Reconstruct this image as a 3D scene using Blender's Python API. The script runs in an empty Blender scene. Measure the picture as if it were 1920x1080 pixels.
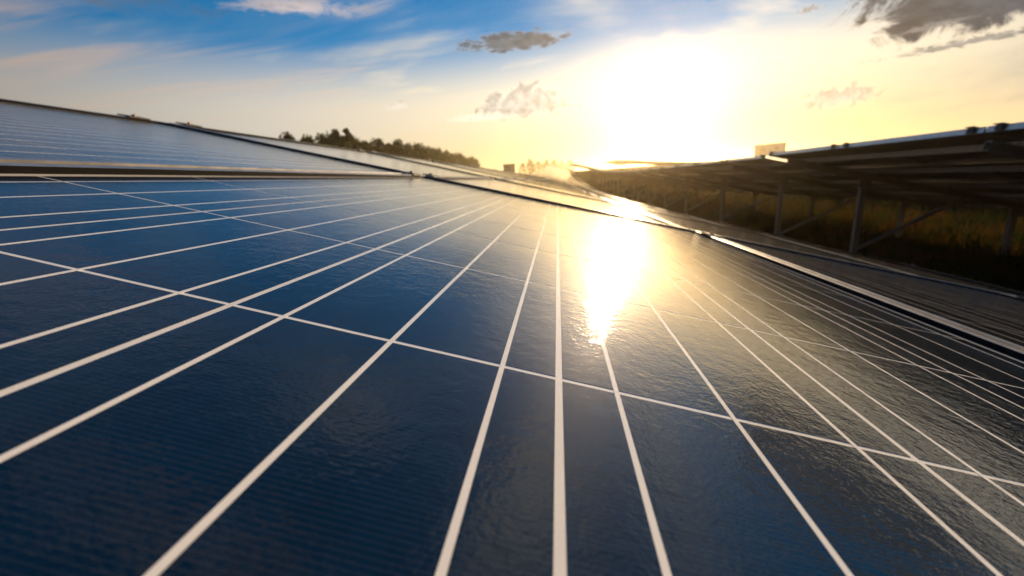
import bpy, bmesh, math, random
from mathutils import Vector, Matrix, noise
random.seed(7)
sc = bpy.context.scene
COL = sc.collection
rad = math.radians

# ------------------------------------------------------------------ camera
CAM = Vector((0.00294, -0.16692, 1.50775))
cx = Vector((0.9916137, 0.108665, -0.06995846))
cy = Vector((-0.03952935, -0.26035377, -0.96470376))
cz = Vector((-0.12304349, 0.95937888, -0.25387491))
cam_d = bpy.data.cameras.new('camera')
cam = bpy.data.objects.new('camera', cam_d)
COL.objects.link(cam)
m = Matrix.Identity(4)
for i in range(3):
    m[i][0] = cx[i]; m[i][1] = -cy[i]; m[i][2] = -cz[i]; m[i][3] = CAM[i]
cam.matrix_world = m
cam_d.sensor_width = 36
cam_d.lens = 14.128
cam_d.clip_start = 0.01
cam_d.clip_end = 9000
cam_d.dof.use_dof = True
cam_d.dof.focus_distance = 0.24
cam_d.dof.aperture_fstop = 9
sc.camera = cam

# ------------------------------------------------------------------ light
SUN_AZ, SUN_EL = rad(13.0), rad(8.5)
SUN = Vector((math.sin(SUN_AZ) * math.cos(SUN_EL), math.cos(SUN_AZ) * math.cos(SUN_EL), math.sin(SUN_EL)))
sd = bpy.data.lights.new('sun', 'SUN')
sd.energy = 5.0
sd.angle = rad(0.55)
sd.color = (1.0, 0.70, 0.39)
sun = bpy.data.objects.new('sun', sd)
COL.objects.link(sun)
sun.location = (8, 30, 12)
sun.rotation_euler = (-SUN).to_track_quat('-Z', 'Y').to_euler()

sc.view_settings.view_transform = 'Standard'
sc.view_settings.look = 'None'
sc.view_settings.exposure = 1.3
sc.view_settings.gamma = 1.0
sc.view_settings.use_curve_mapping = False
sc.cycles.max_bounces = 6
sc.cycles.diffuse_bounces = 2
sc.cycles.glossy_bounces = 3
sc.cycles.transparent_max_bounces = 6
sc.cycles.volume_bounces = 0
sc.cycles.sample_clamp_indirect = 6.0


class G:
    """small helper that writes node arithmetic"""
    def __init__(s, nt):
        s.nt = nt

    def n(s, kind, **kw):
        nd = s.nt.nodes.new(kind)
        for k, v in kw.items():
            setattr(nd, k, v)
        return nd

    def put(s, sock, v):
        if v is None:
            return
        if hasattr(v, 'is_output') or isinstance(v, bpy.types.NodeSocket):
            s.nt.links.new(v, sock)
        else:
            sock.default_value = v

    def m(s, op, a, b=None, c=None, clamp=False):
        nd = s.n('ShaderNodeMath', operation=op, use_clamp=clamp)
        for i, v in enumerate((a, b, c)):
            s.put(nd.inputs[i], v)
        return nd.outputs[0]

    def v(s, op, a, b=None):
        nd = s.n('ShaderNodeVectorMath', operation=op)
        s.put(nd.inputs[0], a)
        if b is not None:
            if op == 'SCALE':
                s.put(nd.inputs[3], b)
            else:
                s.put(nd.inputs[1], b)
        return nd.outputs['Value'] if op in ('DOT_PRODUCT', 'LENGTH') else nd.outputs[0]

    def mix(s, f, a, b, blend='MIX'):
        nd = s.n('ShaderNodeMix', data_type='RGBA', blend_type=blend)
        s.put(nd.inputs[0], f)
        s.put(nd.inputs[6], a if not isinstance(a, tuple) or len(a) == 4 else (*a, 1))
        s.put(nd.inputs[7], b if not isinstance(b, tuple) or len(b) == 4 else (*b, 1))
        return nd.outputs[2]

    def noise(s, vec, scale, detail=4, rough=0.55, dist=0.0, dims='3D', lac=2.0):
        nd = s.n('ShaderNodeTexNoise', noise_dimensions=dims)
        if dims == '1D':
            s.put(nd.inputs['W'], vec)
        else:
            s.put(nd.inputs['Vector'], vec)
        nd.inputs['Scale'].default_value = scale
        nd.inputs['Detail'].default_value = detail
        nd.inputs['Roughness'].default_value = rough
        nd.inputs['Lacunarity'].default_value = lac
        nd.inputs['Distortion'].default_value = dist
        return nd.outputs[0]

    def ss(s, x, lo, hi):
        nd = s.n('ShaderNodeMapRange', interpolation_type='SMOOTHSTEP')
        s.put(nd.inputs[0], x)
        s.put(nd.inputs[1], lo)
        s.put(nd.inputs[2], hi)
        nd.inputs[3].default_value = 0
        nd.inputs[4].default_value = 1
        return nd.outputs[0]

    def comb(s, x, y, z):
        nd = s.n('ShaderNodeCombineXYZ')
        for i, q in enumerate((x, y, z)):
            s.put(nd.inputs[i], q)
        return nd.outputs[0]


# ------------------------------------------------------------------ sky
world = bpy.data.worlds.new('World')
sc.world = world
world.use_nodes = True
g = G(world.node_tree)
bg = world.node_tree.nodes['Background']
sky = g.n('ShaderNodeTexSky', sky_type='NISHITA', sun_disc=False)
sky.sun_elevation = SUN_EL
sky.sun_rotation = SUN_AZ
sky.dust_density = 0.05
sky.ozone_density = 4.0
sky.air_density = 1.0
dvec = g.v('NORMALIZE', g.n('ShaderNodeTexCoord').outputs['Generated'])
sep = g.n('ShaderNodeSeparateXYZ')
g.put(sep.inputs[0], dvec)
dz = sep.outputs[2]
cosS = g.m('MAXIMUM', g.v('DOT_PRODUCT', dvec, tuple(SUN)), 0.0)
# light that thin cloud scatters forward round the sun (in sky units, before the 0.1 strength)
glow = g.m('ADD', g.m('MULTIPLY', g.m('POWER', cosS, 1500.0), 60.0),
           g.m('ADD', g.m('MULTIPLY', g.m('POWER', cosS, 160.0), 4.5),
               g.m('ADD', g.m('MULTIPLY', g.m('POWER', cosS, 14.0), 0.6),
                   g.m('MULTIPLY', g.m('POWER', cosS, 1.5), 7.2))))
# cloud-layer coordinates: the direction projected on a flat layer
den = g.m('ADD', g.m('MAXIMUM', dz, 0.0), 0.10)
lay = g.comb(g.m('DIVIDE', sep.outputs[0], den), g.m('DIVIDE', sep.outputs[1], den), 0.0)
# azimuth round the sun, for the shafts between the clouds
sr = Vector((SUN.y, -SUN.x, 0)).normalized()
su = sr.cross(SUN)
ang = g.m('ARCTAN2', g.v('DOT_PRODUCT', dvec, tuple(sr)), g.v('DOT_PRODUCT', dvec, tuple(su)))
rays = g.noise(ang, 1.9, 0.5, 0.5, dims='1D')

# high thin veil: cream, dense near the horizon, torn open higher up
st = g.v('MULTIPLY', lay, (0.55, 1.0, 1.0))
n1 = g.noise(st, 0.62, 6, 0.58, 0.6)
n2 = g.noise(g.v('MULTIPLY', lay, (0.35, 1.5, 1.0)), 1.5, 7, 0.6, 0.9)
veil = g.m('ADD', g.m('MULTIPLY', n1, 0.75), g.m('MULTIPLY', n2, 0.25))
veil = g.m('ADD', veil, g.m('MULTIPLY', g.m('SUBTRACT', rays, 0.5), 0.28))
veil = g.m('SUBTRACT', veil, g.m('MULTIPLY', g.ss(dz, 0.10, 0.36), 0.15))
veil = g.ss(veil, 0.30, 0.58)
veil = g.m('MAXIMUM', veil, g.m('MULTIPLY', g.ss(dz, 0.32, 0.16), 1.0))


def local(az, el, wa, we):
    a, e = rad(az), rad(el)
    f = Vector((math.sin(a) * math.cos(e), math.cos(a) * math.cos(e), math.sin(e)))
    r = Vector((f.y, -f.x, 0)).normalized()
    u = r.cross(f)
    X = g.m('DIVIDE', g.v('DOT_PRODUCT', dvec, tuple(r)), math.sin(rad(wa)))
    Y = g.m('DIVIDE', g.v('DOT_PRODUCT', dvec, tuple(u)), math.sin(rad(we)))
    front = g.m('GREATER_THAN', g.v('DOT_PRODUCT', dvec, tuple(f)), 0.5)
    return X, Y, front


def gap(v, az, el, wa, we, amt=0.95):
    """a tear in the veil through which the blue shows"""
    X, Y, front = local(az, el, wa, we)
    r2 = g.m('SQRT', g.m('ADD', g.m('MULTIPLY', X, X), g.m('MULTIPLY', Y, Y)))
    r2 = g.m('ADD', r2, g.m('MULTIPLY', g.m('SUBTRACT', n2, 0.5), 1.1))
    k = g.m('MULTIPLY', g.m('MULTIPLY', g.ss(r2, 1.05, 0.45), front), amt)
    return g.m('MULTIPLY', v, g.m('SUBTRACT', 1.0, k))


tear = gap(1.0, 17, 22.0, 10.0, 9.5, 1.0)
tear = gap(tear, -9, 23.5, 14, 6.5, 1.0)
tear = gap(tear, -38, 19.5, 22, 4.5, 0.85)
veil = g.m('MULTIPLY', veil, tear)
veil_rad = g.m('ADD', 1.6, glow)
near_col = g.mix(g.ss(dz, 0.02, 0.2), (1.0, 0.74, 0.35), (1.0, 0.88, 0.66))
veil_col = g.mix(g.ss(cosS, 0.55, 0.97), (1.0, 0.92, 0.80), near_col)
vc = g.v('SCALE', veil_col, veil_rad)
blue = g.v('MULTIPLY', sky.outputs[0], (0.12, 0.86, 1.05))
skyc = g.mix(veil, blue, vc)

# pink-lit cirrus streaks
n3 = g.noise(g.v('MULTIPLY', lay, (0.30, 1.7, 1.0)), 1.25, 8, 0.62, 1.1)
cir = g.m('MULTIPLY', g.ss(n3, 0.52, 0.72), g.ss(dz, 0.10, 0.20))
cc = g.v('SCALE', g.mix(g.ss(cosS, 0.75, 0.99), (1.0, 0.70, 0.50), (1.0, 0.86, 0.66)), g.m('ADD', 3.0, g.m('MULTIPLY', glow, 0.9)))
skyc = g.mix(g.m('MULTIPLY', g.m('MULTIPLY', cir, 0.6), tear), skyc, cc)


def cloud(col, az, el, wa, we, seed, dark, rim, thick=1.0, soft=0.35, nscale=7.0, stretch=1.0, fill=0.0):
    """one cumulus or dark scud cloud: an uneven patch of the sky round a direction; wa, we half sizes in degrees"""
    X, Y, front = local(az, el, wa, we)
    # flat underside: the lower half falls off faster
    Yb = g.m('MULTIPLY', Y, g.m('ADD', 1.0, g.m('MULTIPLY', g.m('LESS_THAN', Y, 0.0), 0.7)))
    r2 = g.m('SQRT', g.m('ADD', g.m('MULTIPLY', X, X), g.m('MULTIPLY', Yb, Yb)))
    asp = wa / we
    nz = g.noise(g.comb(g.m('ADD', g.m('MULTIPLY', X, asp * stretch), seed * 7.3), Y, seed * 3.1), nscale / 4.0, 6, 0.66, 0.5)
    dens = g.m('SUBTRACT', g.m('ADD', g.m('SUBTRACT', 1.0, r2), g.m('MULTIPLY', nz, 2.3)), 1.25 - fill)
    cov = g.m('MULTIPLY', g.m('MULTIPLY', g.ss(dens, 0.0, soft), front), thick)
    inner = g.ss(dens, 0.0, 0.38)
    c = g.mix(inner, rim, dark)
    body = g.m('ADD', 0.62, g.m('MULTIPLY', g.ss(nz, 0.75, 0.35), 0.8))      # thinner parts let more light through
    c = g.v('SCALE', c, g.m('MULTIPLY', body, g.m('ADD', 1.0, g.m('MULTIPLY', glow, 0.05))))
    return g.mix(cov, col, c)


DK = (1.7, 1.75, 1.9)
skyc = cloud(skyc, -5.0, 16.5, 7.2, 1.5, 1, (0.8, 0.9, 1.0), (3.0, 2.9, 2.7), 0.97, 0.45, 9, 0.35, 0.1)
skyc = cloud(skyc, -3.6, 9.6, 6.2, 2.7, 2, (3.7, 3.4, 3.0), (6.4, 5.5, 4.2), 0.92, 0.3, 7, 1.0, 0.12)
skyc = cloud(skyc, -9.5, 8.4, 6.5, 0.9, 3, (6.2, 5.5, 4.6), (8.0, 7.0, 5.6), 0.55, 0.5, 6)
skyc = cloud(skyc, 52.0, 7.0, 20.0, 9.0, 14, (3.4, 3.1, 2.5), (4.2, 3.8, 3.0), 0.9, 0.9, 2.5, 0.5)
skyc = cloud(skyc, 46.0, 13.2, 11.0, 5.0, 4, (0.6, 0.63, 0.70), (3.4, 2.9, 2.2), 1.0, 0.45, 8, 0.7, 0.55)
skyc = cloud(skyc, 39.5, 9.0, 6.5, 0.55, 5, (1.7, 1.6, 1.5), (3.4, 3.0, 2.5), 0.85, 0.5, 6, 0.4)
skyc = cloud(skyc, 37.0, 10.9, 3.0, 0.45, 6, (1.9, 1.8, 1.7), (3.4, 3.0, 2.5), 0.7, 0.5, 6, 0.4)
skyc = cloud(skyc, 30.2, 5.9, 4.2, 1.5, 8, (3.3, 3.0, 2.6), (5.2, 4.5, 3.5), 0.8, 0.5, 6, 1.0, 0.1)
skyc = cloud(skyc, 27.6, 14.7, 1.3, 0.5, 9, (2.2, 2.0, 1.9), (5.0, 4.2, 3.4), 0.8, 0.5, 6)
skyc = cloud(skyc, 24.6, 8.6, 3.4, 0.3, 10, (5.0, 4.5, 3.8), (6.0, 5.2, 4.3), 0.6, 0.5, 6, 0.4)
skyc = cloud(skyc, -20.5, 10.2, 2.6, 0.7, 11, (5.0, 4.5, 4.0), (7.0, 6.0, 5.0), 0.5, 0.5, 6, 0.5)
skyc = cloud(skyc, -30.0, 20.0, 9.0, 1.8, 12, (5.6, 4.3, 3.4), (6.6, 4.7, 3.3), 0.6, 0.8, 6, 0.45)
skyc = cloud(skyc, -52.0, 19.0, 14.0, 3.5, 13, (1.1, 1.15, 1.25), (2.4, 2.2, 2.1), 0.75, 0.9, 6, 0.5)
# the sun itself, softened by the veil
core = g.m('MULTIPLY', g.m('POWER', cosS, 9000.0), 300.0)
skyc = g.v('ADD', skyc, g.v('SCALE', (1.0, 0.86, 0.62), core))
world.node_tree.links.new(skyc, bg.inputs[0])
bg.inputs[1].default_value = 0.05
world.cycles.sampling_method = 'MANUAL'
world.cycles.sample_map_resolution = 512


# ------------------------------------------------------------------ mesh helpers
def link(o, parent=None):
    COL.objects.link(o)
    if parent:
        o.parent = parent
    return o


def mesh_obj(name, bm, mats, parent=None, smooth=False):
    me = bpy.data.meshes.new(name)
    bm.normal_update()
    bm.to_mesh(me)
    bm.free()
    for mt in (mats if isinstance(mats, (list, tuple)) else [mats]):
        me.materials.append(mt)
    if smooth:
        for p in me.polygons:
            p.use_smooth = True
    return link(bpy.data.objects.new(name, me), parent)


def box(bm, c, s, mi=0, rot=None):
    vs = []
    for dx in (-.5, .5):
        for dy in (-.5, .5):
            for dzz in (-.5, .5):
                p = Vector((dx * s[0], dy * s[1], dzz * s[2]))
                if rot:
                    p = rot @ p
                vs.append(bm.verts.new(Vector(c) + p))
    for f in ((0, 1, 3, 2), (4, 6, 7, 5), (0, 4, 5, 1), (2, 3, 7, 6), (0, 2, 6, 4), (1, 5, 7, 3)):
        fc = bm.faces.new([vs[i] for i in f])
        fc.material_index = mi
    return vs


def bar(bm, a, b, w, h, up=Vector((0, 0, 1)), mi=0):
    a, b = Vector(a), Vector(b)
    d = (b - a)
    L = d.length
    d.normalize()
    s = d.cross(up)
    if s.length < 1e-4:
        s = Vector((1, 0, 0))
    s.normalize()
    u = s.cross(d)
    R = Matrix((s, d, u)).transposed()
    box(bm, (a + b) / 2, (w, L, h), mi, R)


def cprofile(bm, a, b, w, h, t=0.006, up=Vector((0, 0, 1))):
    """C-section steel member from a to b: web and two flanges with lips"""
    a, b = Vector(a), Vector(b)
    d = (b - a).normalized()
    s = d.cross(up)
    if s.length < 1e-4:
        s = Vector((1, 0, 0))
    s.normalize()
    u = s.cross(d)
    bar(bm, a - s * (w / 2), b - s * (w / 2), t, h, up)
    for q in (-1, 1):
        o = u * q * (h / 2 - t / 2)
        bar(bm, a + o + s * t / 2, b + o + s * t / 2, w - t, t, up)
        o2 = u * q * (h / 2 - t - 0.008) + s * (w / 2 - t / 2)
        bar(bm, a + o2, b + o2, t, 0.016, up)


def empty(name, M):
    o = bpy.data.objects.new(name, None)
    o.empty_display_size = 0.2
    COL.objects.link(o)
    o.matrix_world = M
    return o


def tag(o, label, cat, group=None, kind=None):
    if label:
        o['label'] = label
    if cat:
        o['category'] = cat
    if group:
        o['group'] = group
    if kind:
        o['kind'] = kind
    return o


# ------------------------------------------------------------------ materials
def mat(name):
    mt = bpy.data.materials.new(name)
    mt.use_nodes = True
    return mt, G(mt.node_tree), mt.node_tree.nodes['Principled BSDF']


def glass_coat(gg, bsdf, k=1.0):
    """the textured solar glass laminated over everything in a panel"""
    pos = gg.n('ShaderNodeNewGeometry').outputs['Position']
    fine = gg.noise(pos, 480.0, 2.0, 0.55)
    mid = gg.noise(pos, 115.0, 2.0, 0.5, 0.3)
    big = gg.noise(pos, 9.0, 2.0, 0.5)
    h = gg.m('ADD', gg.m('MULTIPLY', fine, 0.00013 * k), gg.m('ADD', gg.m('MULTIPLY', mid, 0.00027 * k), gg.m('MULTIPLY', big, 0.0007 * k)))
    bp = gg.n('ShaderNodeBump')
    bp.inputs['Strength'].default_value = 1.0
    bp.inputs['Distance'].default_value = 1.0
    gg.put(bp.inputs['Height'], h)
    dust = gg.noise(pos, 26.0, 5, 0.6)
    bsdf.inputs['Coat Weight'].default_value = 1.0
    bsdf.inputs['Coat IOR'].default_value = 1.75
    gg.put(bsdf.inputs['Coat Roughness'], gg.m('ADD', 0.03, gg.m('MULTIPLY', dust, 0.04)))
    gg.put(bsdf.inputs['Coat Normal'], bp.outputs[0])
    bsdf.inputs['Specular IOR Level'].default_value = 0.004
    bsdf.inputs['Roughness'].default_value = 0.5
    return pos


def cell_colour(gg, pos):
    cr = gg.n('ShaderNodeTexVoronoi')
    cr.inputs['Scale'].default_value = 95.0
    gg.put(cr.inputs['Vector'], pos)
    sepc = gg.n('ShaderNodeSeparateColor')
    gg.put(sepc.inputs[0], cr.outputs['Color'])
    cell = gg.mix(sepc.outputs[0], (0.0008, 0.0062, 0.016), (0.0014, 0.0095, 0.025))
    dst = gg.ss(gg.noise(pos, 5.0, 7, 0.65, 0.6), 0.42, 0.75)
    return gg.mix(gg.m('MULTIPLY', dst, 0.012), cell, (0.36, 0.31, 0.25))


def make_cell_mat():
    mt, gg, b = mat('cell_silicon')
    pos = glass_coat(gg, b)
    col = cell_colour(gg, pos)
    sp = gg.n('ShaderNodeSeparateXYZ')
    gg.put(sp.inputs[0], pos)
    fing = gg.m('ABSOLUTE', gg.m('SUBTRACT', gg.m('FRACT', gg.m('DIVIDE', sp.outputs[1], 0.0019)), 0.5))
    fing = gg.m('MULTIPLY', gg.m('LESS_THAN', fing, 0.06), 0.04)
    gg.put(b.inputs['Base Color'], gg.mix(fing, col, (0.45, 0.45, 0.47)))
    return mt


def make_sheet_mat():
    mt, gg, b = mat('white_backsheet')
    pos = glass_coat(gg, b)
    n = gg.noise(pos, 40, 4)
    gg.put(b.inputs['Base Color'], gg.mix(n, (0.74, 0.74, 0.73), (0.84, 0.84, 0.83)))
    return mt


def make_ribbon_mat():
    mt, gg, b = mat('tinned_ribbon')
    pos = glass_coat(gg, b)
    n = gg.noise(pos, 160, 3)
    gg.put(b.inputs['Base Color'], gg.mix(n, (0.78, 0.78, 0.78), (0.88, 0.88, 0.87)))
    return mt


def make_far_laminate():
    """laminate of the panels whose cells are too far to tell apart: same glass, cell grid as colour"""
    mt, gg, b = mat('cell_laminate')
    pos = glass_coat(gg, b)
    tc = gg.n('ShaderNodeTexCoord').outputs['Object']
    sp = gg.n('ShaderNodeSeparateXYZ')
    gg.put(sp.inputs[0], tc)

    def lines(c, off, width):
        fr = gg.m('FRACT', gg.m('DIVIDE', gg.m('ADD', c, off), 0.1585))
        ed = gg.m('SUBTRACT', 0.5, gg.m('ABSOLUTE', gg.m('SUBTRACT', fr, 0.5)))
        return gg.m('LESS_THAN', ed, width)
    gx = lines(sp.outputs[0], 0.1585 * 10, 0.011)
    gy = lines(sp.outputs[1], 0.1585 * 10, 0.011)
    fr = gg.m('FRACT', gg.m('DIVIDE', gg.m('ADD', sp.outputs[0], 0.1585 * 10 + 0.1585 / 6), 0.1585 / 3))
    bb = gg.m('LESS_THAN', gg.m('SUBTRACT', 0.5, gg.m('ABSOLUTE', gg.m('SUBTRACT', fr, 0.5))), 0.021)
    ln = gg.m('MAXIMUM', gg.m('MAXIMUM', gx, gy), bb)
    gg.put(b.inputs['Base Color'], gg.mix(ln, cell_colour(gg, pos), (0.76, 0.76, 0.75)))
    return mt


def simple(name, c1, c2, rough=0.5, metal=0.0, scale=12.0, bump=0.0):
    mt, gg, b = mat(name)
    pos = gg.n('ShaderNodeNewGeometry').outputs['Position']
    n = gg.noise(pos, scale, 6, 0.6)
    gg.put(b.inputs['Base Color'], gg.mix(gg.ss(n, 0.3, 0.7), c1, c2))
    b.inputs['Metallic'].default_value = metal
    gg.put(b.inputs['Roughness'], gg.m('ADD', rough - 0.08, gg.m('MULTIPLY', n, 0.16)))
    if bump:
        bp = gg.n('ShaderNodeBump')
        bp.inputs['Distance'].default_value = bump
        gg.put(bp.inputs['Height'], n)
        gg.put(b.inputs['Normal'], bp.outputs[0])
    return mt


M_CELL = make_cell_mat()
M_SHEET = make_sheet_mat()
M_RIB = make_ribbon_mat()
M_LAM = make_far_laminate()
M_ALU = simple('anodised_aluminium', (0.42, 0.41, 0.40), (0.55, 0.54, 0.52), 0.36, 1.0, 30)
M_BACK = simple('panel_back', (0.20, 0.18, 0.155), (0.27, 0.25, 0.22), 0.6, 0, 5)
M_STEEL = simple('galvanised_steel', (0.20, 0.18, 0.16), (0.32, 0.29, 0.26), 0.55, 0.7, 45)
M_CLAMP = simple('dark_clamp', (0.02, 0.018, 0.016), (0.04, 0.035, 0.03), 0.5, 0.3, 60)
M_LIP_SHADE = simple('lip_shade_black', (0.006, 0.006, 0.006), (0.011, 0.010, 0.010), 0.9, 0, 30)  # black that stands in for backlit shade on the frames' inner lips
M_LIP_SHADE.node_tree.nodes['Principled BSDF'].inputs['Specular IOR Level'].default_value = 0.05
M_BLACK = simple('black_plastic', (0.012, 0.012, 0.013), (0.02, 0.02, 0.02), 0.45, 0, 30)

# ------------------------------------------------------------------ terrain
TILT = rad(15.0)
PIT = 0.1585


def sstep(a, b, x):
    t = max(0.0, min(1.0, (x - a) / (b - a)))
    return t * t * (3 - 2 * t)


def rise(y):
    return 3.0 * sstep(16, 105, y)


def ground_z(x, y):
    n = noise.noise(Vector((x * 0.35, y * 0.35, 2.0))) * 0.05
    return rise(y) + n + 0.0


def make_ground():
    bm = bmesh.new()
    xs = [-1500, -700, -300, -150, -80, -40] + [-30 + i * 2.0 for i in range(15)] + [i * 0.5 for i in range(0, 40)] + [20 + 2.5 * i for i in range(16)] + [70, 100, 150, 300, 700, 1500]
    ys = [-1500, -600, -200, -80, -30] + [-20 + i for i in range(20)] + [i * 0.6 for i in range(0, 60)] + [36 + 3 * i for i in range(35)] + [150, 200, 300, 500, 900, 2000, 3500]
    xs = sorted(set(xs)); ys = sorted(set(ys))
    gr = [[bm.verts.new((x, y, ground_z(x, y))) for x in xs] for y in ys]
    for j in range(len(ys) - 1):
        for i in range(len(xs) - 1):
            bm.faces.new((gr[j][i], gr[j][i + 1], gr[j + 1][i + 1], gr[j + 1][i]))
    mt, gg, b = mat('meadow_soil')
    pos = gg.n('ShaderNodeNewGeometry').outputs['Position']
    n = gg.noise(pos, 0.5, 8, 0.65)
    n2 = gg.noise(pos, 14.0, 6, 0.7)
    c = gg.mix(gg.ss(n, 0.4, 0.62), (0.022, 0.030, 0.008), (0.062, 0.038, 0.013))
    c = gg.mix(gg.m('MULTIPLY', n2, 0.6), c, (0.014, 0.017, 0.006))
    gg.put(b.inputs['Base Color'], c)
    b.inputs['Roughness'].default_value = 0.95
    b.inputs['Specular IOR Level'].default_value = 0.0
    bp = gg.n('ShaderNodeBump')
    bp.inputs['Distance'].default_value = 0.04
    gg.put(bp.inputs['Height'], n2)
    gg.put(b.inputs['Normal'], bp.outputs[0])
    o = mesh_obj('ground', bm, mt, smooth=True)
    tag(o, None, None, kind='structure')


make_ground()

# ------------------------------------------------------------------ solar panels
PW, PL = 0.992, 1.650          # down the slope, along the row
GAP = 0.020
RP, CP = PW + GAP, PL + GAP


def rail_mesh(name, length, side):
    """frame rail with top lip, wall and bottom return; runs along local y, outer wall at x = 0, lip towards +x"""
    bm = bmesh.new()
    prof = [(0, 0.0067), (0.0008, 0.0075), (0.0100, 0.0075), (0.011, 0.0067), (0.011, -0.0012), (0.003, -0.0012), (0.003, -0.036), (0.026, -0.036), (0.026, -0.038), (0, -0.038)]
    rings = []
    for e in (-1, 1):
        rings.append([bm.verts.new((x, e * length / 2, z)) for x, z in prof])
    k = len(prof)
    for i in range(k):
        f = bm.faces.new((rings[0][i], rings[0][(i + 1) % k], rings[1][(i + 1) % k], rings[1][i]))
        f.material_index = 1 if i == 3 else 0          # inner lip face painted black for its backlit shade
    bm.faces.new(rings[0]); bm.faces.new(list(reversed(rings[1])))
    bmesh.ops.recalc_face_normals(bm, faces=bm.faces)
    me = bpy.data.meshes.new(name)
    bm.to_mesh(me); bm.free()
    me.materials.append(M_ALU)
    me.materials.append(M_LIP_SHADE)
    return me


def boxmesh(name, c, s, mt):
    bm = bmesh.new()
    box(bm, c, s)
    me = bpy.data.meshes.new(name)
    bm.normal_update()
    bmesh.ops.recalc_face_normals(bm, faces=bm.faces)
    bm.to_mesh(me); bm.free()
    for q in (mt if isinstance(mt, list) else [mt]):
        me.materials.append(q)
    return me


ME_RAIL_L = rail_mesh('frame_rail', PL, 0)
ME_RAIL_S = rail_mesh('frame_rail_short', PW - 0.0062, 0)
ME_CELL = boxmesh('cell', (0, 0, -0.0003), (0.1552, 0.1554, 0.0006), M_CELL)
ME_BUS = boxmesh('busbar', (0, 0, -0.00035), (0.0023, PIT * 10 + 0.012, 0.00083), M_RIB)
# back sheet: white towards the cells, duller on the rear
bm = bmesh.new()
vs = box(bm, (0, 0, -0.00265), (PW - 0.008, PL - 0.008, 0.0050))
bm.normal_update()
bmesh.ops.recalc_face_normals(bm, faces=bm.faces)
bm.normal_update()
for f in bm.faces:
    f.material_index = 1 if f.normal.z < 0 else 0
ME_SHEET = bpy.data.meshes.new('backsheet')
bm.to_mesh(ME_SHEET)
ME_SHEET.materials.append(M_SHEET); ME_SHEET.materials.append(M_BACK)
for v in bm.verts:
    if v.co.z > -0.002:
        v.co.z = 0.0
ME_LAM = bpy.data.meshes.new('laminate')
bm.to_mesh(ME_LAM); bm.free()
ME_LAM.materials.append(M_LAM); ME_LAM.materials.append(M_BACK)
ME_JBOX = boxmesh('junction_box', (0, 0, 0), (0.11, 0.10, 0.022), M_BLACK)
# one-piece frame for the panels further off
bm = bmesh.new()
for sx in (-1, 1):
    box(bm, (sx * (PW / 2 - 0.0015), 0, -0.0153), (0.003, PL, 0.0454))
    box(bm, (sx * (PW / 2 - 0.0062), 0, 0.0031), (0.0064, PL, 0.0086))
    box(bm, (sx * (PW / 2 - 0.0105), 0, 0.0028), (0.0022, PL - 0.02, 0.0080), 1)  # black strip along the inner lip, painted-in backlit shade
    box(bm, (sx * (PW / 2 - 0.0145), 0, -0.037), (0.023, PL, 0.002))
for sy in (-1, 1):
    box(bm, (0, sy * (PL / 2 - 0.0015), -0.0155), (PW - 0.0062, 0.003, 0.0450))
    box(bm, (0, sy * (PL / 2 - 0.0062), 0.0030), (PW - 0.0190, 0.0064, 0.0084))
    box(bm, (0, sy * (PL / 2 - 0.0105), 0.0027), (PW - 0.0232, 0.0022, 0.0078), 1)
ME_FRAME = bpy.data.meshes.new('frame')
bmesh.ops.recalc_face_normals(bm, faces=bm.faces)
bm.to_mesh(ME_FRAME); bm.free()
ME_FRAME.materials.append(M_ALU); ME_FRAME.materials.append(M_LIP_SHADE)


def child(name, me, parent, loc=(0, 0, 0), rz=0.0):
    o = bpy.data.objects.new(name, me)
    o.location = loc
    o.rotation_euler = (0, 0, rz)
    COL.objects.link(o)
    o.parent = parent
    return o


def panel(M, detailed, label, group, cellshift=0):
    p = empty('solar_panel', M)
    tag(p, label, 'solar panel', group)
    if detailed:
        child('frame_rail', ME_RAIL_L, p, (-PW / 2, 0, 0))
        child('frame_rail', ME_RAIL_L, p, (PW / 2, 0, 0), math.pi)
        child('frame_rail', ME_RAIL_S, p, (0, -PL / 2, -0.0002), math.pi / 2)
        child('frame_rail', ME_RAIL_S, p, (0, PL / 2, -0.0002), -math.pi / 2)
        child('backsheet', ME_SHEET, p)
        for i in range(6):
            for j in range(10):
                child('cell', ME_CELL, p, ((i - 2.5) * PIT, (j - 4.5) * PIT, 0))
        for i in range(18):
            child('busbar', ME_BUS, p, ((i - 8.5) * PIT / 3, 0, 0))
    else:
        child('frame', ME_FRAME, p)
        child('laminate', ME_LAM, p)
    child('junction_box', ME_JBOX, p, (0, PL / 2 - 0.18, -0.0165))
    return p


bm = bmesh.new()
pts = [Vector((0.05 + 0.02 * math.sin(q * 1.3), PL / 2 - 0.18 - q * 0.14, -0.03 - 0.07 * math.sin(math.pi * min(1, q / 8.0)))) for q in range(9)]
for a_, b_ in zip(pts, pts[1:]):
    bar(bm, a_, b_ + (b_ - a_) * 0.02, 0.008, 0.008)
ME_CABLE = bpy.data.meshes.new('cable')
bm.to_mesh(ME_CABLE); bm.free()
ME_CABLE.materials.append(M_BLACK)


def frame_at(x, z, y, tilt, pitch):
    """matrix of the table surface: local x down the slope (to +x), y along the row, z the normal"""
    return Matrix.Translation((x, y, z)) @ Matrix.Rotation(pitch, 4, 'X') @ Matrix.Rotation(tilt, 4, 'Y')


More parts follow.
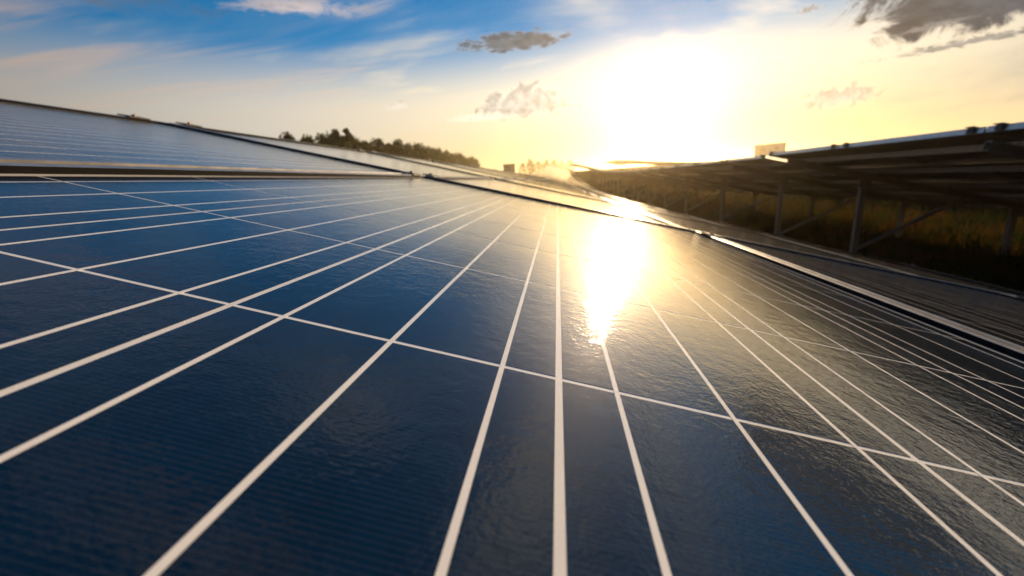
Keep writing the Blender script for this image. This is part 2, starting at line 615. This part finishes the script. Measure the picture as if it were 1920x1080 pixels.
class Array:
    def __init__(s, x0, z0, y0, extra, dz=None, dx=None, dy=None):
        s.x0, s.z0, s.y0, s.extra = x0, z0, y0, extra
        s.dz = dz or (lambda k: 0.0)
        s.dx = dx or (lambda k: 0.0)
        s.dy = dy or (lambda k: 0.0)

    def M(s, k):
        y = s.y0 + k * CP + s.dy(k)
        t = TILT + s.extra * max(0, min(k, 5))
        # pivot close to the upper edge so that only the lower rows sink
        piv = -1.27
        px_ = s.x0 + piv * math.cos(TILT)
        pz_ = s.z0 - piv * math.sin(TILT)
        pitch = math.atan((rise(y + 1) - rise(y - 1)) / 2)
        A = frame_at(px_ + s.dx(k), pz_ + rise(y) + s.dz(k), y, t, pitch)
        return A @ Matrix.Translation((-piv, 0, 0))


MAIN = Array(0.0, 1.42, 3 * PIT, rad(0.36))
SIDE = Array(4.757, 1.27, 6.03, rad(0.0), dy=lambda k: 0.0 if k <= 0 else 0.12, dz=lambda k: 0.0 if k <= 0 else -0.025, dx=lambda k: 0.0 if k <= 0 else 0.03)
ROWS = ['top row', 'second row from the top', 'third row from the top', 'bottom row']
ORD = ['', 'first', 'second', 'third', 'fourth', 'fifth', 'sixth', 'seventh', 'eighth', 'ninth', 'tenth']
NFAR = 34
for k in range(-1, NFAR):
    A = MAIN.M(k)
    for r in range(4):
        Mx = A @ Matrix.Translation(((r - 1) * RP, 0, 0))
        if k == 0:
            lab = ['deep blue solar panel bordering the array\'s upper edge, uphill of the glittering panel',
                   'large dark blue solar panel with white cell grid and golden sun glitter',
                   'dark brownish solar panel just downhill of the glittering panel\'s bright frame',
                   'dark solar panel at the array\'s lower edge, two rows below the glittering one'][r]
            grp = 'panels of the long array'
        elif k == -1:
            lab, grp = 'blue solar panel before the glittering one, in the ' + ROWS[r], 'panels of the long array'
        elif k <= 10:
            lab = ORD[k] + ' panel beyond the gridded ones, ' + ROWS[r] + ' of the long array'
            grp = 'panels of the long array'
        else:
            lab = 'far solar panel of the long array, washed in golden light, ' + ROWS[r]
            grp = 'far panels of the long array, ' + ROWS[r]
        panel(Mx, k == 0, lab, grp)
for k in range(-4, NFAR - 2):
    A = SIDE.M(k)
    for r in range(4):
        Mx = A @ Matrix.Translation(((r - 1) * RP, 0, 0))
        rs = ['top row', 'second row', 'third row', 'bottom row'][r]
        if k <= 0:
            where = 'right over the end rafter' if k == 0 else ORD[1 - k] + ' from the end rafter'
            lab = 'panel seen from below, ' + where + ', ' + rs + ', nearest raised table'
            grp = 'panels of the nearest raised table'
        elif k <= 10:
            lab = 'panel seen from below, ' + ORD[k] + ' past the end rafter, ' + rs + ', further raised tables'
            grp = 'panels of the further raised tables'
        else:
            lab = 'far panel seen from below in the haze, ' + rs + ' of the raised tables'
            grp = 'far panels of the raised tables, ' + rs
        pn = panel(Mx, False, lab, grp)
        if k <= 6:
            child('cable', ME_CABLE, pn)

THIRD = Array(13.3, 1.27, 5.2, rad(0.0))
# the rest of the arrays, too far off or too hidden to tell panels apart
for arr, nm, lab, k0 in ((MAIN, 'far_solar_panels', 'golden far end of the long solar array running towards the sun', NFAR),
                         (SIDE, 'far_solar_panels', 'far end of the raised neighbouring solar tables near the sun', NFAR - 2),
                         (THIRD, 'far_solar_panels', 'next solar array seen dark through the posts of the raised tables', -3)):
    bm = bmesh.new()
    for k in range(k0, 62):
        A = arr.M(k)
        for r in range(4):
            Mx = A @ Matrix.Translation(((r - 1) * RP, 0, 0))
            for me_, mi in ((ME_FRAME, 1), (ME_LAM, 0)):
                vv = [bm.verts.new(Mx @ v.co) for v in me_.vertices]
                for p_ in me_.polygons:
                    f = bm.faces.new([vv[i] for i in p_.vertices])
                    f.material_index = mi if me_ is ME_FRAME or p_.material_index == 0 else 2
    o = mesh_obj(nm, bm, [M_LAM, M_ALU, M_BACK])
    tag(o, lab, 'solar array', kind='stuff')

# ------------------------------------------------------------------ racks
S_TOP, S_BOT = -1.508, 2.528     # slope coordinates of the table's edges


def rack(arr, k_first, k_last, label, group, ys=None, s_post=-0.52):
    """steel rack under a table: two post lines, rafters, purlins, braces, and the clamps on top"""
    kc = (k_first + k_last) // 2
    A0 = arr.M(kc)
    Mroot = Matrix.Translation((A0.translation.x, arr.y0 + kc * CP, rise(arr.y0 + kc * CP)))
    root = empty('mounting_rack', Mroot)
    tag(root, label, 'mounting rack', group)
    inv = Mroot.inverted()

    def S(k, s, yl, h):
        return inv @ (arr.M(k) @ Vector((s, yl, h)))
    ya, yb = k_first, k_last
    for s in (-1.18, -0.35, 0.60, 1.55, 2.20):
        bm = bmesh.new()
        cprofile(bm, S(ya, s, -PL / 2 + 0.05, -0.066), S(yb, s, PL / 2 - 0.05, -0.066), 0.045, 0.055, 0.004)
        mesh_obj('purlin', bm, M_STEEL, root)
    yA, yB = arr.M(k_first).translation.y - PL / 2, arr.M(k_last).translation.y + PL / 2
    ys = ys or (yA + 0.4, 2.78)
    cand = [ys[0] + ys[1] * q for q in range(40)]
    for yy in [q for q in cand if yA + 0.05 < q < yB - 0.05]:
        k = min(range(k_first, k_last + 1), key=lambda q: abs(arr.M(q).translation.y - yy))
        yl = yy - arr.M(k).translation.y
        bm = bmesh.new()
        cprofile(bm, S(k, S_TOP + 0.03, yl, -0.136), S(k, S_BOT - 0.05, yl, -0.136), 0.05, 0.08, 0.005)
        mesh_obj('rafter', bm, M_STEEL, root)
        for s_p, nm in ((s_post, 0), (1.72, 1)):
            top = S(k, s_p, yl + 0.055, -0.17)
            wp = Mroot @ top
            base = inv @ Vector((wp.x, wp.y, ground_z(wp.x, wp.y) - 0.35))
            bm = bmesh.new()
            cprofile(bm, base, top, 0.055, 0.075, 0.005, up=Vector((1, 0, 0)))
            po = mesh_obj('post', bm, M_STEEL, root)
            bm = bmesh.new()
            box(bm, top + Vector((0, -0.045, -0.05)), (0.16, 0.008, 0.13))
            for q in (-1, 1):
                box(bm, top + Vector((q * 0.05, -0.054, -0.03)), (0.018, 0.012, 0.018))
            mesh_obj('bracket', bm, M_STEEL, po)
            if nm == 0:
                a = inv @ Vector((wp.x + 0.02, wp.y, ground_z(wp.x, wp.y) + 0.16))
                b = S(k, 1.02, yl + 0.055, -0.17)
                bm = bmesh.new()
                cprofile(bm, a, b, 0.035, 0.045, 0.004)
                mesh_obj('brace', bm, M_STEEL, root)
    # clamps along the seams
    bmc = bmesh.new()
    box(bmc, (0, 0, 0.0098), (0.046, 0.075, 0.004))
    box(bmc, (0, 0, -0.016), (0.012, 0.06, 0.038))
    mec = bpy.data.meshes.new('clamp')
    bmesh.ops.recalc_face_normals(bmc, faces=bmc.faces)
    bmc.to_mesh(mec); bmc.free()
    mec.materials.append(M_CLAMP)
    bmc = bmesh.new()
    bmesh.ops.create_cone(bmc, cap_ends=True, segments=6, radius1=0.0068, radius2=0.0066, depth=0.006, matrix=Matrix.Translation((0, 0, 0.0148)))
    meb = bpy.data.meshes.new('bolt')
    bmc.to_mesh(meb); bmc.free()
    meb.materials.append(M_STEEL)
    for k in range(k_first, min(k_last, k_first + 7) + 1):
        for r in range(5):
            s = -1.508 - GAP / 2 + r * RP
            for yl in (-PL / 2 + 0.10, PL / 2 - 0.10):
                o = bpy.data.objects.new('clamp', mec)
                COL.objects.link(o)
                o.parent = root
                o.matrix_local = inv @ arr.M(k) @ Matrix.Translation((s, yl, 0))
                if k_first <= 1:
                    child('bolt', meb, o)
    return root


rack(MAIN, -1, 4, 'steel rack with dark clamps under the gridded near panels', 'racks of the long array')
rack(MAIN, 5, 10, 'steel rack under the long array, next beyond the gridded panels', 'racks of the long array')
for i in range(3):
    rack(MAIN, 11 + 6 * i, 16 + 6 * i, 'steel rack hidden under the far golden panels of the long array', 'far racks of the long array')
rack(SIDE, -4, 0, 'steel rack of the nearest raised table, its end rafter and braced post in view', 'racks of the raised tables', ys=(6.27 - 2.78 * 2, 2.78), s_post=-0.36)
rack(SIDE, 1, 4, 'steel rack of the second raised table, with posts standing in shaded grass', 'racks of the raised tables', ys=(8.2, 2.78))
for i in range(4):
    rack(THIRD, -3 + 6 * i, 2 + 6 * i, 'dark steel rack of the next array, seen between the raised tables\' posts', 'racks of the next array')
for i in range(4):
    rack(SIDE, 5 + 6 * i, 10 + 6 * i, 'steel rack of a far raised table in the golden haze', 'far racks of the raised tables')

# ------------------------------------------------------------------ grass
def leaf_mat(name, c1, c2, trans=0.35):
    mt, gg, b = mat(name)
    pos = gg.n('ShaderNodeNewGeometry').outputs['Position']
    n = gg.noise(pos, 1.3, 5, 0.6)
    col = gg.mix(gg.ss(n, 0.35, 0.65), c1, c2)
    gg.put(b.inputs['Base Color'], col)
    b.inputs['Roughness'].default_value = 0.6
    b.inputs['Specular IOR Level'].default_value = 0.0
    tr = gg.n('ShaderNodeBsdfTranslucent')
    gg.put(tr.inputs[0], col)
    mx = gg.n('ShaderNodeMixShader')
    mx.inputs[0].default_value = trans
    out = mt.node_tree.nodes['Material Output']
    mt.node_tree.links.new(b.outputs[0], mx.inputs[1])
    mt.node_tree.links.new(tr.outputs[0], mx.inputs[2])
    mt.node_tree.links.new(mx.outputs[0], out.inputs[0])
    return mt


def make_grass():
    rnd = random.Random(3)
    verts, faces = [], []
    for i in range(95000):
        t = rnd.random()
        y = 1.0 + 44 * t ** 1.6
        x = 2.0 + rnd.random() ** 1.2 * (14 + 0.5 * y)
        cl = noise.noise(Vector((x * 0.9, y * 0.9, 9.0)))
        if cl < -0.25 and rnd.random() < 0.7:
            continue
        h = (0.06 + 0.18 * rnd.random()) * (1.0 + 0.7 * cl) * (1 + y * 0.012)
        if 3.2 < x < 9 and h > 0.45:
            h = 0.45
        w = 0.003 + 0.005 * rnd.random() + 0.00025 * y
        z = ground_z(x, y) - 0.02
        a = rnd.random() * 6.283
        ca, sa = math.cos(a), math.sin(a)
        lx, ly = rnd.uniform(-.6, .6) * h, rnd.uniform(-.6, .6) * h
        b0 = len(verts)
        verts += [(x - ca * w, y - sa * w, z), (x + ca * w, y + sa * w, z),
                  (x + ca * w * .8 + lx * .35, y + sa * w * .8 + ly * .35, z + h * .6), (x - ca * w * .8 + lx * .35, y - sa * w * .8 + ly * .35, z + h * .6),
                  (x + lx, y + ly, z + h)]
        faces += [(b0, b0 + 1, b0 + 2, b0 + 3), (b0 + 3, b0 + 2, b0 + 4)]
    me = bpy.data.meshes.new('grass')
    me.from_pydata(verts, [], faces)
    me.materials.append(leaf_mat('grass_blades', (0.014, 0.030, 0.004), (0.080, 0.034, 0.006), 0.25))
    o = link(bpy.data.objects.new('grass', me))
    tag(o, 'rough green and straw grass growing between the solar arrays', 'grass', kind='stuff')


make_grass()

# ------------------------------------------------------------------ trees
M_BARK = simple('bark', (0.05, 0.038, 0.028), (0.09, 0.07, 0.05), 0.9, 0, 8, 0.02)
M_LEAF = [leaf_mat('foliage_dark', (0.035, 0.055, 0.016), (0.06, 0.08, 0.022), 0.3),
          leaf_mat('foliage_olive', (0.05, 0.062, 0.018), (0.09, 0.09, 0.026), 0.3)]


def limb(bm, pts, radii, seg=6):
    prev = None
    for i, p in enumerate(pts):
        d = (pts[min(i + 1, len(pts) - 1)] - pts[max(i - 1, 0)]).normalized()
        s = d.cross(Vector((0.3, 1, 0.1))).normalized()
        u = s.cross(d)
        ring = [bm.verts.new(p + (s * math.cos(6.2832 * q / seg) + u * math.sin(6.2832 * q / seg)) * radii[i]) for q in range(seg)]
        if prev:
            for q in range(seg):
                bm.faces.new((prev[q], prev[(q + 1) % seg], ring[(q + 1) % seg], ring[q]))
        prev = ring


def tree_meshes(seed, H, spread, base, nclump, leaves):
    rnd = random.Random(seed)
    bm = bmesh.new()
    lean = Vector((rnd.uniform(-.04, .04), rnd.uniform(-.04, .04), 1))
    pts = [Vector((lean.x * H * t + rnd.uniform(-.1, .1) * (t > 0), lean.y * H * t, H * 0.93 * t)) for t in (0, .15, .35, .55, .75, 1)]
    r0 = H * 0.02
    limb(bm, pts, [r0 * 1.3, r0, r0 * .8, r0 * .6, r0 * .35, r0 * .1], 7)
    clumps = []
    for i in range(nclump):
        t = base + (1 - base) * ((i + rnd.random()) / nclump)
        a = i * 2.4 + rnd.uniform(-.5, .5)
        prof = math.sin(math.pi * min(1, max(0.08, ((t - base) / (1 - base)) * 0.86 + 0.12)))
        rr = spread * prof * rnd.uniform(.45, 1.1)
        o = pts[0].lerp(pts[-1], t * 0.9)
        tip = Vector((lean.x * H * t + math.cos(a) * rr, lean.y * H * t + math.sin(a) * rr, H * t + rr * 0.2))
        limb(bm, [o, o.lerp(tip, .5) + Vector((0, 0, .15)), tip], [r0 * .3, r0 * .2, r0 * .06], 5)
        clumps.append((tip, spread * rnd.uniform(.24, .46)))
    me_t = bpy.data.meshes.new('trunk')
    bm.to_mesh(me_t); bm.free()
    me_t.materials.append(M_BARK)
    verts, faces = [], []
    for c, cr in clumps:
        for q in range(leaves):
            d = Vector((rnd.gauss(0, 1), rnd.gauss(0, 1), rnd.gauss(0, .75)))
            p = c + d.normalized() * cr * rnd.random() ** .4
            n = Vector((rnd.gauss(0, 1), rnd.gauss(0, 1), rnd.gauss(0, 1))).normalized()
            s = n.orthogonal().normalized() * rnd.uniform(.16, .36) * (H / 14)
            u = n.cross(s) * rnd.uniform(.5, .9)
            b0 = len(verts)
            verts += [p - s, p + u, p + s, p - u]
            faces.append((b0, b0 + 1, b0 + 2, b0 + 3))
    me_c = bpy.data.meshes.new('crown')
    me_c.from_pydata([tuple(v) for v in verts], [], faces)
    me_c.materials.append(M_LEAF[seed % 2])
    return me_t, me_c


TV = [tree_meshes(1, 16, 2.6, .25, 26, 90), tree_meshes(2, 14, 3.4, .18, 30, 90), tree_meshes(3, 17, 2.0, .3, 24, 90), tree_meshes(4, 11, 4.0, .1, 30, 90)]
TH = [16, 14, 17, 11]


def tree(az, el_top, dist, var, label, group, rz):
    a = rad(az)
    x, y = CAM.x + math.sin(a) * dist, CAM.y + math.cos(a) * dist
    z = ground_z(x, y) - 0.2
    h = CAM.z + math.tan(rad(el_top)) * dist - z
    sc_ = h / TH[var]
    root = empty('tree', Matrix.Translation((x, y, z)) @ Matrix.Rotation(rz, 4, 'Z') @ Matrix.Scale(sc_, 4))
    tag(root, label, 'tree', group)
    child('trunk', TV[var][0], root)
    child('crown', TV[var][1], root)


rt = random.Random(5)
GT = 'trees in line beyond the long array'
special = [(-33.2, 7.1, 58, 1, 'round-topped tree at the open end of the tree line, beside a gap'),
           (-31.4, 6.7, 60, 1, 'bushy tree next after the gap in the tree line'),
           (-28.6, 7.6, 61, 0, 'tall leafy tree beside the tallest one in the tree line'),
           (-26.9, 7.7, 62, 2, 'tallest narrow tree standing out of the tree line')]
for az, el, di, va, lab in special:
    tree(az, el, di, va, lab, GT, rt.random() * 6)
prof = [(-32.3, 6.3), (-30.2, 7.4), (-26, 6.6), (-23.8, 6.4), (-21, 6.2), (-18, 5.4), (-15, 4.7), (-12, 4.0), (-11, 3.5)]


def skyline(az):
    for (a0, e0), (a1, e1) in zip(prof, prof[1:]):
        if az <= a1:
            return e0 + (e1 - e0) * max(0, (az - a0)) / (a1 - a0)
    return prof[-1][1]


mids = [(-32.3 + 0.68 * i + rt.uniform(-.2, .2), 0) for i in range(23)]
mids = [(a, skyline(a) - abs(rt.gauss(0, .45))) for a, _ in mids]
for i, (az, el) in enumerate(mids):
    tree(az, el, 62 + 1.1 * i, [1, 3, 1, 0][i % 4], 'dark bushy tree in the dense middle of the tree line', 'trees of the dense middle of the line', rt.random() * 6)
lo = [(-16.6 + 0.52 * i, skyline(-16.6 + 0.52 * i) - abs(rt.gauss(0, .2))) for i in range(12)]
for i, (az, el) in enumerate(lo):
    tree(az, el, 90 + 3 * i, [3, 1, 0][i % 3], 'lower tree in the golden hazy end of the tree line towards the sun', 'trees of the low hazy end of the line', rt.random() * 6)
for i in range(7):
    tree(-4.6 + 1.05 * i, 2.5 + rt.uniform(-.3, .3), 170 + 6 * i, [3, 1][i % 2], 'faint tree lost in the glare beside the small cabin', 'faint trees beyond the cabin', rt.random() * 6)

# ------------------------------------------------------------------ cabin and building
M_WALL = simple('cabin_wall', (0.20, 0.13, 0.08), (0.26, 0.17, 0.11), 0.7, 0, 3)
M_CREAM = simple('cream_wall', (0.62, 0.56, 0.44), (0.70, 0.64, 0.52), 0.8, 0, 2)
M_ROOF = simple('roof_sheet', (0.22, 0.20, 0.18), (0.30, 0.27, 0.24), 0.5, 0.4, 4)


def cabin(name, az, dist, w, d, el_top, wall, label, cat):
    a = rad(az)
    x, y = CAM.x + math.sin(a) * dist, CAM.y + math.cos(a) * dist
    z = ground_z(x, y)
    h = CAM.z + math.tan(rad(el_top)) * dist - z
    root = empty(name, Matrix.Translation((x, y, z)) @ Matrix.Rotation(-a, 4, 'Z'))
    tag(root, label, cat)
    bm = bmesh.new(); box(bm, (0, 0, (h - .2) / 2 - .1), (w, d, h)); mesh_obj('wall', bm, wall, root)
    bm = bmesh.new(); box(bm, (0, 0, h - .1), (w + .3, d + .3, .16)); mesh_obj('roof', bm, M_ROOF, root)
    bm = bmesh.new(); box(bm, (-w * .25, -d / 2 - .02, h * .36), (.95, .05, h * .72)); mesh_obj('door', bm, M_STEEL, root)
    bm = bmesh.new()
    for q in range(5):
        box(bm, (w * .22, -d / 2 - .03, h * .55 + q * .12), (.8, .04, .07))
    mesh_obj('vent_louvre', bm, M_STEEL, root)


cabin('inverter_cabin', -6.5, 108, 3.0, 2.4, 2.42, M_WALL, 'small brown box cabin standing past the far end of the long array', 'cabin')
cabin('building', 25.2, 120, 6.2, 5.0, 2.15, M_CREAM, 'pale flat-roofed building peeping over the raised solar tables', 'building')

# ------------------------------------------------------------------ haze
bm = bmesh.new()
box(bm, (0, 400, 5.2), (3400, 7200, 13.6))
mt = bpy.data.materials.new('haze_air')
mt.use_nodes = True
nt = mt.node_tree
nt.nodes.clear()
out = nt.nodes.new('ShaderNodeOutputMaterial')
pv = nt.nodes.new('ShaderNodeVolumePrincipled')
pv.inputs['Color'].default_value = (1.0, 0.84, 0.54, 1)
pv.inputs['Density'].default_value = 0.0005
pv.inputs['Anisotropy'].default_value = 0.82
nt.links.new(pv.outputs[0], out.inputs['Volume'])
o = mesh_obj('haze', bm, mt)
tag(o, 'thin golden haze hanging in the air over the solar field', 'haze', kind='stuff')
